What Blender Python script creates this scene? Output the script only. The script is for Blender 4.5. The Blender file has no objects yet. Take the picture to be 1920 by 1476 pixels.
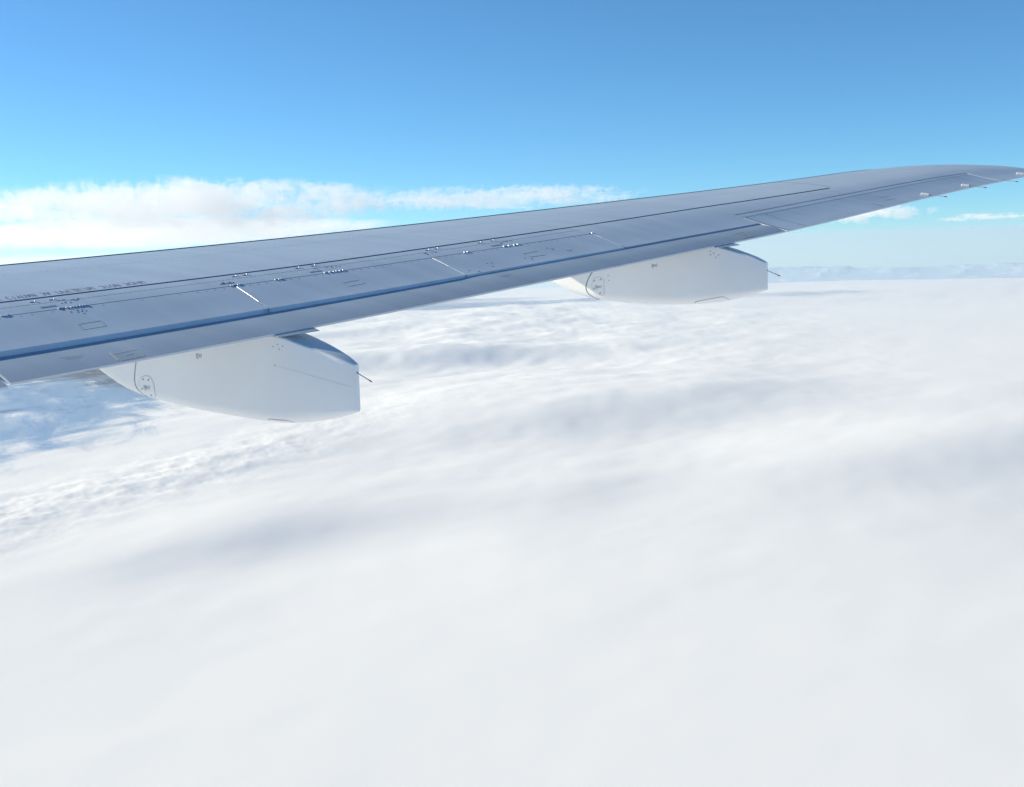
import bpy, bmesh, math, random
import numpy as np

scene = bpy.context.scene
col = scene.collection
# ------------------------------------------------------------------ camera
F_PX, YAW, PITCH, ROLL = 2150.0, math.radians(36.0), -math.atan(278.0 / 2150.0), math.radians(1.8)
fwd = np.array([-math.sin(YAW) * math.cos(PITCH), math.cos(YAW) * math.cos(PITCH), math.sin(PITCH)])
rgt0 = np.array([math.cos(YAW), math.sin(YAW), 0.0])
up0 = np.cross(rgt0, fwd)
rgt = rgt0 * math.cos(ROLL) - up0 * math.sin(ROLL)
up = up0 * math.cos(ROLL) + rgt0 * math.sin(ROLL)
cam = bpy.data.objects.new('camera', bpy.data.cameras.new('camera'))
col.objects.link(cam)
from mathutils import Matrix, Vector
cam.matrix_world = Matrix(((rgt[0], up[0], -fwd[0], 0), (rgt[1], up[1], -fwd[1], 0), (rgt[2], up[2], -fwd[2], 0), (0, 0, 0, 1)))
cam.data.sensor_width = 36.0
cam.data.lens = F_PX / 1920.0 * 36.0
cam.data.clip_start, cam.data.clip_end = 0.1, 1.0e6
scene.camera = cam

# ------------------------------------------------------------------ sky, sun, exposure
SUN_EL, SUN_AZ = math.radians(23.0), math.radians(-17.0)     # azimuth measured from straight ahead, + towards the wing tip
to_sun = Vector((-math.cos(SUN_AZ) * math.cos(SUN_EL), math.sin(SUN_AZ) * math.cos(SUN_EL), math.sin(SUN_EL)))
world = bpy.data.worlds.new('World'); scene.world = world; world.use_nodes = True
wn, wl = world.node_tree.nodes, world.node_tree.links
wn.clear()
w_out = wn.new('ShaderNodeOutputWorld'); w_bg = wn.new('ShaderNodeBackground'); w_sky = wn.new('ShaderNodeTexSky')
w_tc = wn.new('ShaderNodeTexCoord'); w_add = wn.new('ShaderNodeVectorMath'); w_nrm = wn.new('ShaderNodeVectorMath')
w_add.operation = 'ADD'; w_add.inputs[1].default_value = (0, 0, 0.015)   # the visible horizon lies below eye level at this height
w_nrm.operation = 'NORMALIZE'
w_sky.sky_type = 'NISHITA'; w_sky.sun_disc = False
w_sky.sun_elevation = SUN_EL
w_sky.sun_rotation = math.atan2(to_sun.x, to_sun.y)
w_sky.altitude = 3000.0; w_sky.air_density = 1.0; w_sky.dust_density = 0.05; w_sky.ozone_density = 7.5
w_bg.inputs['Strength'].default_value = 0.111
wl.new(w_tc.outputs['Generated'], w_add.inputs[0]); wl.new(w_add.outputs[0], w_nrm.inputs[0])
wl.new(w_nrm.outputs[0], w_sky.inputs['Vector'])
w_tint = wn.new('ShaderNodeVectorMath'); w_tint.operation = 'MULTIPLY'; w_tint.inputs[1].default_value = (0.94, 1.12, 0.98)   # white balance of the whole sky
wl.new(w_sky.outputs[0], w_tint.inputs[0]); wl.new(w_tint.outputs[0], w_bg.inputs['Color']); wl.new(w_bg.outputs[0], w_out.inputs['Surface'])
sun = bpy.data.objects.new('sun', bpy.data.lights.new('sun', 'SUN')); col.objects.link(sun)
sun.data.energy = 4.6; sun.data.angle = math.radians(0.53); sun.data.color = (1.0, 0.885, 0.645)
sun.rotation_euler = to_sun.to_track_quat('Z', 'Y').to_euler()
scene.view_settings.view_transform = 'Standard'; scene.view_settings.look = 'None'
scene.view_settings.gamma = 1.0; scene.view_settings.use_curve_mapping = False
scene.view_settings.exposure = 0.5
scene.cycles.use_denoising = True
scene.cycles.max_bounces = 10; scene.cycles.diffuse_bounces = 4; scene.cycles.volume_bounces = 8
scene.cycles.transparent_max_bounces = 12; scene.cycles.volume_step_rate = 0.18; scene.cycles.volume_max_steps = 256

# ------------------------------------------------------------------ helpers
def link(o, parent=None):
    col.objects.link(o)
    if parent is not None: o.parent = parent
    return o
def tag(o, label=None, cat=None, group=None, kind=None):
    for k, v in (('label', label), ('category', cat), ('group', group), ('kind', kind)):
        if v: o[k] = v
    return o
def mesh_obj(name, verts, faces, mat, parent=None, smooth=True):
    me = bpy.data.meshes.new(name)
    me.from_pydata([tuple(map(float, v)) for v in verts], [], faces)
    if mat: me.materials.append(mat)
    if smooth: me.polygons.foreach_set('use_smooth', [True] * len(me.polygons))
    me.update()
    return link(bpy.data.objects.new(name, me), parent)
def grid_mesh(name, P, mat, parent=None, smooth=True):      # P: (n, m, 3) array of points
    n, m = P.shape[:2]
    i, j = np.meshgrid(np.arange(n - 1), np.arange(m - 1), indexing='ij')
    a = (i * m + j).ravel(); q = np.stack([a, a + m, a + m + 1, a + 1], 1)
    me = bpy.data.meshes.new(name)
    me.vertices.add(n * m); me.vertices.foreach_set('co', P.reshape(-1).astype(np.float32))
    me.loops.add(q.size); me.loops.foreach_set('vertex_index', q.ravel().astype(np.int32))
    me.polygons.add(len(q)); me.polygons.foreach_set('loop_start', (np.arange(len(q)) * 4).astype(np.int32))
    me.update(calc_edges=True); me.validate()
    if smooth: me.polygons.foreach_set('use_smooth', [True] * len(me.polygons))
    if mat: me.materials.append(mat)
    return link(bpy.data.objects.new(name, me), parent)
def new_mat(name):
    m = bpy.data.materials.new(name); m.use_nodes = True
    nt = m.node_tree; nt.nodes.clear()
    out = nt.nodes.new('ShaderNodeOutputMaterial')
    return m, nt, out
def N(nt, kind, **kw):
    n = nt.nodes.new(kind)
    for k, v in kw.items():
        if hasattr(n, k) and k not in n.inputs: setattr(n, k, v)
        else: n.inputs[k].default_value = v
    return n

# ------------------------------------------------------------------ value noise
_rng = np.random.RandomState(7)
_tab = _rng.rand(256, 256)
def vnoise(x, y):
    xi, yi = np.floor(x).astype(int), np.floor(y).astype(int)
    fx, fy = x - xi, y - yi
    fx = fx * fx * fx * (fx * (fx * 6 - 15) + 10); fy = fy * fy * fy * (fy * (fy * 6 - 15) + 10)
    a, b = _tab[xi & 255, yi & 255], _tab[(xi + 1) & 255, yi & 255]
    c, d = _tab[xi & 255, (yi + 1) & 255], _tab[(xi + 1) & 255, (yi + 1) & 255]
    return (a * (1 - fx) + b * fx) * (1 - fy) + (c * (1 - fx) + d * fx) * fy - 0.5
def fbm(x, y, oct=4, gain=0.5, seed=0.0):
    v, amp, f = 0, 1.0, 1.0
    for o in range(oct):
        ca, sa = math.cos(o * 1.1), math.sin(o * 1.1)
        v = v + amp * vnoise((x * ca - y * sa) * f + seed + o * 17.3, (x * sa + y * ca) * f + seed * 1.7 + o * 9.1)
        amp *= gain; f *= 2.03
    return v
# ------------------------------------------------------------------ cloud deck (curved with the earth), sea below
R_EARTH, DECK_H, SEA_H = 6371000.0, 4400.0, 5300.0
def sstep(a, b, x):
    t = np.clip((x - a) / (b - a), 0, 1); return t * t * (3 - 2 * t)
def blob(x, y, cx, cy, ang, la, lb):        # soft elongated spot: 1 at its centre
    c, s = math.cos(ang), math.sin(ang)
    u, v = (x - cx) * c + (y - cy) * s, -(x - cx) * s + (y - cy) * c
    return np.exp(-(u / la) ** 2 - (v / lb) ** 2)
def polar(dists, az):
    dd, aa = np.meshgrid(dists, az, indexing='ij')
    return dd, -np.sin(aa) * dd, np.cos(aa) * dd
az = np.concatenate([np.linspace(YAW - math.radians(31), YAW + math.radians(31), 860), np.linspace(YAW + math.radians(31), YAW + 2 * math.pi - math.radians(31), 120)[1:]])
dep = np.linspace(math.radians(31), 0, 560)
k = np.tan(np.radians(2.128) + (1 - np.linspace(0, 1, 620)) ** 1.15 * math.radians(29))
disc = np.maximum(k * k - 2 * DECK_H / R_EARTH, 0)
dist = R_EARTH * (k - np.sqrt(disc))
dist = np.concatenate([[1.0, 2000.0, 4500.0], dist[dist > 6000.0], [250000.0, 270000.0, 285000.0]])
dist = np.sort(dist)
dd, xx, yy = polar(dist, az)
warp = 1800 * fbm(xx / 12000, yy / 18000, 2, 0.45, 3.1)
u_, v_ = xx + warp, yy                      # streaks of the deck run outboard (along y)
def fall(cx, cy, ang, la, lb, drop):        # a soft step in the cloud top, falling away from the sun
    c, s = math.cos(ang), math.sin(ang)
    u, v = (xx - cx) * c + (yy - cy) * s, -(xx - cx) * s + (yy - cy) * c
    return 0.75 * drop * np.tanh(v / lb) * np.exp(-(u / la) ** 2 - (v / (4.0 * lb)) ** 2)
h = 150 * fbm(u_ / 15000, v_ / 42000, 2, 0.42, 11.0)
h += 16 * fbm(u_ / 4200, v_ / 15000, 3, 0.42, 5.0)
# billows: a lumpy band close by, a lumpy field farther out, faint lumps elsewhere
band = np.exp(-(((xx + 15900 + 0.25 * yy) + 700 * fbm(yy / 5000, yy / 9000, 2, .5, 2.0)) / 1700.0) ** 2) * sstep(42000, 20000, dd)
field = blob(xx, yy, -45000, 60000, math.radians(125), 40000, 15000)
lump = fbm(xx / 620, yy / 800, 4, 0.55, 21.0)
lump2 = fbm(xx / 3400, yy / 4600, 4, 0.5, 31.0)
h += 58 * band * (lump + 1.5) + 330 * field * lump2 + 70 * sstep(50000, 120000, dd) * lump2
h += 22 * fbm(xx / 1900, yy / 4200, 3, 0.45, 41.0) * sstep(9000, 26000, dd) * (.25 + .75 * sstep(.35, .6, .5 + fbm(xx / 16000, yy / 16000, 2, .5, 77.0)))
for f_ in ((-13800, 26600, math.radians(66), 6000, 2500, 740), (-16400, 22600, math.radians(68), 3600, 900, 70), (-5600, 24200, math.radians(62), 5500, 2100, 600), (-2500, 22000, math.radians(80), 4500, 2200, 260),
           (-13500, 12100, math.radians(75), 2800, 900, 200), (-6500, 33000, math.radians(60), 6000, 1600, 150), (-28000, 110000, math.radians(40), 20000, 7000, 500), (-3500, 30000, math.radians(95), 6000, 1500, 160), (-30000, 36000, math.radians(62), 8500, 1800, 520), (-11000, 17500, math.radians(75), 4000, 900, 60)):
    h += fall(*f_)
zz = -DECK_H - dd ** 2 / (2 * R_EARTH) + h
# thickness of the cloud: the opening on the left runs on towards the sun, thin veils elsewhere
thin = 2.1 * blob(xx, yy, -36300, 20000, math.radians(150), 10500, 4700) + 2.6 * blob(xx, yy, -58000, 17000, math.radians(170), 20000, 12000)
thin -= 1.25 * blob(xx, yy, -31500, 18300, math.radians(153), 3000, 1500)
thin = np.maximum(thin, 0)
thin += 0.25 * blob(xx, yy, -31000, 35500, math.radians(57), 6500, 1500) + .12 * field * sstep(.0, .4, -lump2)
streak = fbm(u_ / 1700, v_ / 7000, 5, 0.55, 61.0)
thick = np.clip(1.0 - thin * (1.0 + 1.1 * streak) + .10 * streak * sstep(0, .3, thin), 0.0, 1.0)
def cloud_mat():
    m, nt, out = new_mat('cloud_deck_white')
    at = N(nt, 'ShaderNodeAttribute', attribute_name='thickness')
    tc = N(nt, 'ShaderNodeTexCoord')
    mq = N(nt, 'ShaderNodeMapping'); mq.inputs['Rotation'].default_value = (0, 0, math.radians(-150))
    mp = N(nt, 'ShaderNodeMapping'); mp.inputs['Scale'].default_value = (1 / 5200, 1 / 1700, 1 / 1500)
    nz = N(nt, 'ShaderNodeTexNoise', Scale=1.0, Detail=8.0, Roughness=0.6, Distortion=1.2)
    ad = N(nt, 'ShaderNodeMath', operation='MULTIPLY_ADD'); ad.inputs[1].default_value = 1.3; ad.inputs[2].default_value = -0.48
    sm = N(nt, 'ShaderNodeMath', operation='ADD')
    rp = N(nt, 'ShaderNodeMapRange', interpolation_type='SMOOTHSTEP'); rp.inputs['From Min'].default_value = 0.12; rp.inputs['From Max'].default_value = 0.72
    df = N(nt, 'ShaderNodeBsdfDiffuse'); df.inputs['Color'].default_value = (0.93, 0.935, 0.94, 1)
    tr = N(nt, 'ShaderNodeBsdfTransparent'); mx = N(nt, 'ShaderNodeMixShader')
    bp = N(nt, 'ShaderNodeBump', Strength=0.12, Distance=10.0)
    mp2 = N(nt, 'ShaderNodeMapping'); mp2.inputs['Scale'].default_value = (1 / 260, 1 / 520, 1 / 260)
    nz2 = N(nt, 'ShaderNodeTexNoise', Scale=1.0, Detail=6.0, Roughness=0.55)
    L = nt.links.new
    L(tc.outputs['Object'], mq.inputs['Vector']); L(mq.outputs[0], mp.inputs['Vector']); L(mp.outputs[0], nz.inputs['Vector']); L(nz.outputs['Fac'], ad.inputs[0])
    L(ad.outputs[0], sm.inputs[0]); L(at.outputs['Fac'], sm.inputs[1]); L(sm.outputs[0], rp.inputs['Value'])
    L(tc.outputs['Object'], mp2.inputs['Vector']); L(mp2.outputs[0], nz2.inputs['Vector']); L(nz2.outputs['Fac'], bp.inputs['Height'])
    L(bp.outputs[0], df.inputs['Normal'])
    L(rp.outputs[0], mx.inputs['Fac']); L(tr.outputs[0], mx.inputs[1]); L(df.outputs[0], mx.inputs[2]); L(mx.outputs[0], out.inputs['Surface'])
    return m
deck = grid_mesh('cloud_deck', np.stack([xx, yy, zz], -1), cloud_mat())
deck.data.attributes.new('thickness', 'FLOAT', 'POINT').data.foreach_set('value', thick.ravel().astype(np.float32))
tag(deck, 'soft white cloud deck spread out far below the wing', kind='structure')
def sea_mat():
    m, nt, out = new_mat('sea_water')
    b = N(nt, 'ShaderNodeBsdfPrincipled'); b.inputs['Base Color'].default_value = (0.16, 0.33, 0.58, 1); b.inputs['Roughness'].default_value = 0.5
    nt.links.new(b.outputs[0], out.inputs['Surface']); return m
d2, x2, y2 = polar(np.array([1., 5e3, 1e4, 2e4, 3e4, 4e4, 5e4, 7e4, 9e4, 1.2e5, 1.6e5, 2e5, 2.4e5, 2.9e5]), np.linspace(0, 2 * math.pi, 121))
sea = grid_mesh('sea', np.stack([x2, y2, -SEA_H - d2 ** 2 / (2 * R_EARTH)], -1), sea_mat())
tag(sea, 'blue sea seen through openings in the cloud deck', kind='structure')
# ------------------------------------------------------------------ snowy mountains on the horizon
def mountain_mat():
    m, nt, out = new_mat('hazed_snowy_rock'); L = nt.links.new
    b = N(nt, 'ShaderNodeBsdfDiffuse'); tc = N(nt, 'ShaderNodeTexCoord'); geo = N(nt, 'ShaderNodeNewGeometry')
    mp = N(nt, 'ShaderNodeMapping'); mp.inputs['Scale'].default_value = (1 / 3500, 1 / 3500, 1 / 1500)
    nz = N(nt, 'ShaderNodeTexNoise', Scale=1.0, Detail=8.0, Roughness=0.65)
    rp = N(nt, 'ShaderNodeValToRGB'); rp.color_ramp.elements[0].position = 0.52; rp.color_ramp.elements[1].position = 0.66
    rp.color_ramp.elements[0].color = (0.46, 0.66, 0.82, 1); rp.color_ramp.elements[1].color = (0.80, 0.86, 0.92, 1)  # rock tinted pale blue: distance haze put into the colour
    L(tc.outputs['Object'], mp.inputs['Vector']); L(mp.outputs[0], nz.inputs['Vector']); L(nz.outputs['Fac'], rp.inputs['Fac']); L(rp.outputs[0], b.inputs['Color']); L(b.outputs[0], out.inputs['Surface'])
    return m
ma = np.radians(np.linspace(34, 6, 560)); mr = np.linspace(184000, 214000, 44)
mrr, maa = np.meshgrid(mr, ma, indexing='ij')
mx_, my_ = -np.sin(maa) * mrr, np.cos(maa) * mrr
ridge = 1 - np.abs(2 * fbm(mx_ / 9000, my_ / 9000, 6, 0.52, 15.0)); ridge = np.clip(ridge, 0, 1) ** 1.6
env_ = np.exp(-((mrr - 199000) / 8500) ** 2) * sstep(math.radians(33.5), math.radians(27), maa) * (.95 + .2 * fbm(mx_ / 30000, my_ / 30000, 2, .5, 4.0))
mz = -DECK_H - 500 - mrr ** 2 / (2 * R_EARTH) + 3000 * env_ * (.86 + .14 * ridge)
mt = grid_mesh('mountains', np.stack([mx_, my_, mz], -1), mountain_mat(), None, True)
tag(mt, 'far snowy mountain range standing on the horizon above the cloud deck', kind='structure')

# ------------------------------------------------------------------ high clouds: closed bodies of drifting ice cloud
def cirrus_mat(name, dens, freq, thr, seed, gain=2.6, wisp=2.2):
    m, nt, out = new_mat(name); L = nt.links.new
    tc = N(nt, 'ShaderNodeTexCoord')
    ln = N(nt, 'ShaderNodeVectorMath', operation='LENGTH'); L(tc.outputs['Object'], ln.inputs[0])
    sh = N(nt, 'ShaderNodeMapRange'); sh.inputs['From Min'].default_value = 1.0; sh.inputs['From Max'].default_value = 0.0; L(ln.outputs['Value'], sh.inputs['Value'])
    mp = N(nt, 'ShaderNodeMapping'); mp.inputs['Scale'].default_value = freq; mp.inputs['Location'].default_value = (seed, seed * .7, seed * .3); mp.inputs['Rotation'].default_value = (0, math.radians(14), 0)
    nz = N(nt, 'ShaderNodeTexNoise', Scale=1.0, Detail=8.0, Roughness=0.6, Distortion=0.9)
    L(tc.outputs['Object'], mp.inputs['Vector']); L(mp.outputs[0], nz.inputs['Vector'])
    mf = N(nt, 'ShaderNodeMapping'); mf.inputs['Scale'].default_value = (freq[0] * 5.5, freq[1] * 1.3, freq[2] * 1.1); mf.inputs['Rotation'].default_value = (0, math.radians(24), 0)
    nf = N(nt, 'ShaderNodeTexNoise', Scale=1.0, Detail=6.0, Roughness=0.6, Distortion=1.0); L(tc.outputs['Object'], mf.inputs['Vector']); L(mf.outputs[0], nf.inputs['Vector'])
    nm = N(nt, 'ShaderNodeMix'); nm.inputs['Factor'].default_value = 0.40; L(nz.outputs['Fac'], nm.inputs['A']); L(nf.outputs['Fac'], nm.inputs['B'])
    a = N(nt, 'ShaderNodeMath', operation='MULTIPLY_ADD'); a.inputs[1].default_value = wisp * 2; a.inputs[2].default_value = -wisp - thr; L(nm.outputs[0], a.inputs[0])
    s = N(nt, 'ShaderNodeMath', operation='ADD'); L(a.outputs[0], s.inputs[0]); L(sh.outputs[0], s.inputs[1])
    g = N(nt, 'ShaderNodeMath', operation='MULTIPLY', use_clamp=True); g.inputs[1].default_value = gain; L(s.outputs[0], g.inputs[0])
    e = N(nt, 'ShaderNodeMath', operation='MULTIPLY', use_clamp=True); sx = N(nt, 'ShaderNodeMath', operation='MULTIPLY', use_clamp=True); sx.inputs[1].default_value = 4.0; L(sh.outputs[0], sx.inputs[0]); L(g.outputs[0], e.inputs[0]); L(sx.outputs[0], e.inputs[1])
    d = N(nt, 'ShaderNodeMath', operation='MULTIPLY'); d.inputs[1].default_value = dens; L(e.outputs[0], d.inputs[0])
    v = N(nt, 'ShaderNodeVolumePrincipled'); v.inputs['Color'].default_value = (1, 1, 1, 1); v.inputs['Anisotropy'].default_value = 0.0
    L(d.outputs[0], v.inputs['Density']); L(v.outputs[0], out.inputs['Volume'])
    return m
def cirrus(label, c, half, mat, group=None):
    bm = bmesh.new(); bmesh.ops.create_icosphere(bm, subdivisions=4, radius=1.0)
    me = bpy.data.meshes.new('cloud'); bm.to_mesh(me); bm.free(); me.materials.append(mat)
    o = link(bpy.data.objects.new('cloud', me))
    az_ = math.atan2(-c[0], c[1])
    o.location = c; o.rotation_euler = (0, 0, az_); o.scale = half
    return tag(o, label, 'cloud', group)
cirrus('broad white high cloud bank with a wispy domed top behind the wing', (-91000, 71500, 4790), (24300, 11000, 2900), cirrus_mat('cirrus_bank', 2.1e-4, (4.5, 1.5, 1.6), .12, 3.0))
cirrus('smaller thin white cloud trailing off above the middle of the wing', (-68300, 92000, 4630), (18000, 6500, 1500), cirrus_mat('cirrus_trail', 1.9e-4, (4.5, 1.6, 1.6), .25, 8.0))
cirrus('long flat white cloud layer below the big bank, along the leading edge', (-101800, 75000, 2350), (31400, 11000, 1750), cirrus_mat('cirrus_layer', 1.9e-4, (3.0, 1.4, 1.3), .0, 14.0))
cirrus('small white cloud puff right under the outer aileron', (-25150, 74140, 1260), (5200, 3000, 700), cirrus_mat('cirrus_puff', 8e-4, (1.6, 1.0, 1.2), .35, 21.0))
cirrus('thin streak of cloud near the right picture edge under the wing tip', (-19500, 84900, 930), (5200, 2500, 360), cirrus_mat('cirrus_streak', 5e-4, (2.0, 1.0, 1.2), .35, 27.0))
# ---- wing surface: w = spanwise station on the trailing-edge line, v = chord coordinate
X0, TAN = -5.921, 0.25
NX, NY = -0.9701, 0.2425
W  = np.array([1.6, 2.416,3.024,4.042,5.227,6.272,7.001,8.006,8.939,9.55,10.23,10.99,11.79,12.18,12.49,12.78,13.04,13.25,13.42])
ZT = np.array([-.703,-.633,-.579,-.482,-.362,-.251,-.171,-.058,.048,.127,.219,.322,.423,.468,.503,.534,.559,.577,.590])
SLE= np.array([2.99,2.842,2.730,2.543,2.333,2.159,2.043,1.891,1.757,1.612,1.467,1.335,1.245,1.164,1.063,.905,.69,.43,.06])
HLE= np.array([.552,.524,.503,.470,.433,.403,.383,.357,.334,.311,.284,.258,.238,.224,.211,.186,.150,.10,.012])
SDA= np.array([2.275,2.170,2.094,1.962,1.807,1.673,1.580,1.455,1.342,1.245,1.130,1.020,.935,.880,.820,.720,.56,.35,.05])
HDA= np.array([.487,.465,.448,.419,.387,.360,.342,.319,.298,.276,.250,.226,.206,.196,.186,.165,.135,.09,.010])
def _ext(a,b,c,d):      # inboard tables, continued outboard in proportion to the chord
    base=np.array([a,b,c,d]);w=np.array([2.416,5.227,8.006,8.939])
    o=np.interp(W,w,base);o[0]=a+(a-b)/(5.227-2.416)*.816
    k=SDA[9:]/SDA[8];o[9:]=d*k;return o
SSP=_ext(.469,.386,.303,.275);HSP=_ext(.117,.096,.076,.069)
SHI=_ext(.965,.793,.655,.614);HHI=_ext(.269,.221,.183,.172)
SMI=_ext(1.104,.919,.775,.733);HMI=_ext(.306,.254,.215,.204)
SDK=_ext(1.240,1.026,.885,.848);HDK=_ext(.335,.277,.239,.229)
SN=np.stack([np.zeros_like(W),SSP,SHI,SMI,SDK,SDA,SLE],1)
HN=np.stack([np.zeros_like(W),HSP,HHI,HMI,HDK,HDA,HLE],1)
def _sm(w,T):            # smooth (Catmull) interpolation of a table over W
    w=np.clip(np.asarray(w,float),W[0],W[-1]);i=np.clip(np.searchsorted(W,w,side='right')-1,0,len(W)-2)
    M=np.gradient(T,W,axis=0);h=W[i+1]-W[i];t=(w-W[i])/h
    a,b,c,d=2*t**3-3*t*t+1,t**3-2*t*t+t,-2*t**3+3*t*t,t**3-t*t
    if T.ndim==2:a,b,c,d,h=[q[...,None] for q in (a,b,c,d,h)]
    return a*T[i]+b*h*M[i]+c*T[i+1]+d*h*M[i+1]
def surf(w,v,dz=0.0):
    """points on the upper surface; v: -1 trailing edge, 0 spoiler lip, 1 hinge, 2, 3 panel joint, 4 rivet row, 5 leading edge"""
    w,v=np.broadcast_arrays(np.asarray(w,float),np.asarray(v,float))
    sn=_sm(w,SN);hn=_sm(w,HN);j=np.clip(np.floor(v).astype(int)+1,0,5);t=v-(j-1)
    take=lambda A,k:np.take_along_axis(A,k[...,None],-1)[...,0]
    s0,s1,h0,h1=take(sn,j),take(sn,j+1),take(hn,j),take(hn,j+1)
    ds=np.diff(sn,axis=-1);sl=np.diff(hn,axis=-1)/np.maximum(ds,1e-6)
    m=np.concatenate([sl[...,:1],.5*(sl[...,:-1]+sl[...,1:]),sl[...,-1:]*.8],-1)
    m0,m1=take(m,j),take(m,j+1);L=s1-s0
    s=s0+t*L
    tt=np.clip(t,0,1.0)
    h=(2*tt**3-3*tt*tt+1)*h0+(tt**3-2*tt*tt+tt)*L*m0+(-2*tt**3+3*tt*tt)*h1+(tt**3-tt*tt)*L*m1
    h=h+np.where(t>1,(t-1)*L*m1,0)+np.where(t<0,t*L*m0,0)
    return np.stack([X0+TAN*w+NX*s,w+NY*s,_sm(w,ZT)+h+dz],-1)
# ------------------------------------------------------------------ wing materials
def paint(name, color, rough=0.35, streak=0.10, spec=0.5, coat=0.0, metal=0.0):
    m, nt, out = new_mat(name); L = nt.links.new
    b = N(nt, 'ShaderNodeBsdfPrincipled'); b.inputs['Roughness'].default_value = rough; b.inputs['Specular IOR Level'].default_value = spec
    b.inputs['Coat Weight'].default_value = coat; b.inputs['Coat Roughness'].default_value = 0.15; b.inputs['Metallic'].default_value = metal
    tc = N(nt, 'ShaderNodeTexCoord')
    mp = N(nt, 'ShaderNodeMapping'); mp.inputs['Scale'].default_value = (0.7, 9.0, 3.0)      # dirt drawn out along the airflow
    mp.inputs['Rotation'].default_value = (0, 0, math.radians(3))
    n1 = N(nt, 'ShaderNodeTexNoise', Scale=1.0, Detail=6.0, Roughness=0.6)
    n2 = N(nt, 'ShaderNodeTexNoise', Scale=2.3, Detail=4.0, Roughness=0.5)
    n3 = N(nt, 'ShaderNodeTexNoise', Scale=90.0, Detail=2.0)
    a1 = N(nt, 'ShaderNodeMapRange'); a1.inputs['From Min'].default_value = 0.25; a1.inputs['From Max'].default_value = 0.75
    a1.inputs['To Min'].default_value = 1 - streak; a1.inputs['To Max'].default_value = 1 + streak
    a2 = N(nt, 'ShaderNodeMapRange'); a2.inputs['From Min'].default_value = 0.3; a2.inputs['From Max'].default_value = 0.7
    a2.inputs['To Min'].default_value = 1 - streak * .5; a2.inputs['To Max'].default_value = 1 + streak * .5
    mu = N(nt, 'ShaderNodeMath', operation='MULTIPLY')
    vm = N(nt, 'ShaderNodeVectorMath', operation='SCALE'); vm.inputs[0].default_value = color
    ra = N(nt, 'ShaderNodeMapRange'); ra.inputs['To Min'].default_value = rough - .06; ra.inputs['To Max'].default_value = rough + .08
    bp = N(nt, 'ShaderNodeBump', Strength=0.03, Distance=0.004)
    L(tc.outputs['Object'], mp.inputs['Vector']); L(mp.outputs[0], n1.inputs['Vector']); L(tc.outputs['Object'], n2.inputs['Vector']); L(tc.outputs['Object'], n3.inputs['Vector'])
    L(n1.outputs['Fac'], a1.inputs['Value']); L(n2.outputs['Fac'], a2.inputs['Value']); L(a1.outputs[0], mu.inputs[0]); L(a2.outputs[0], mu.inputs[1])
    L(mu.outputs[0], vm.inputs['Scale']); L(vm.outputs[0], b.inputs['Base Color']); L(n1.outputs['Fac'], ra.inputs['Value']); L(ra.outputs[0], b.inputs['Roughness'])
    L(n3.outputs['Fac'], bp.inputs['Height']); L(bp.outputs[0], b.inputs['Normal']); L(b.outputs[0], out.inputs['Surface'])
    return m
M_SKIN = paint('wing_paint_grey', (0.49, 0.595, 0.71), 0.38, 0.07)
M_FLAP_SHADE = paint('flap_paint_shaded', (0.30, 0.385, 0.49), 0.40, 0.08)  # wing paint darkened: shade of the grazing sun put into the colour
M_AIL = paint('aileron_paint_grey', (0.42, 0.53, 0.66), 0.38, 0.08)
M_SLAT = paint('slat_metal', (0.42, 0.47, 0.55), 0.30, 0.06, metal=0.6)
M_EDGE = paint('edge_paint_light', (0.62, 0.63, 0.65), 0.4, 0.04)
M_POD = paint('fairing_paint_white', (0.80, 0.805, 0.81), 0.42, 0.035)
M_DARK = paint('joint_sealant_dark', (0.115, 0.17, 0.28), 0.7, 0.05)
M_PRINT = paint('print_dark', (0.04, 0.085, 0.20), 0.6, 0.05)
M_PRINTL = paint('print_faded', (0.25, 0.30, 0.40), 0.6, 0.05)
M_YEL = paint('print_yellow', (0.54, 0.58, 0.42), 0.6, 0.05)
M_WHT = paint('print_white', (0.75, 0.75, 0.75), 0.6, 0.02)
M_STREAK = paint('drain_stain', (0.69, 0.70, 0.715), 0.5, 0.02)
M_RED = paint('rod_tip_red', (0.16, 0.035, 0.05), 0.5, 0.02)
M_ROD = paint('rod_grey', (0.30, 0.33, 0.38), 0.5, 0.02)
M_METAL_GLINT = paint('fitting_metal_glint', (0.90, 0.90, 0.90), 0.35, 0.02, metal=0.35)  # metal whitened, sun sparkle put into the base colour

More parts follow.
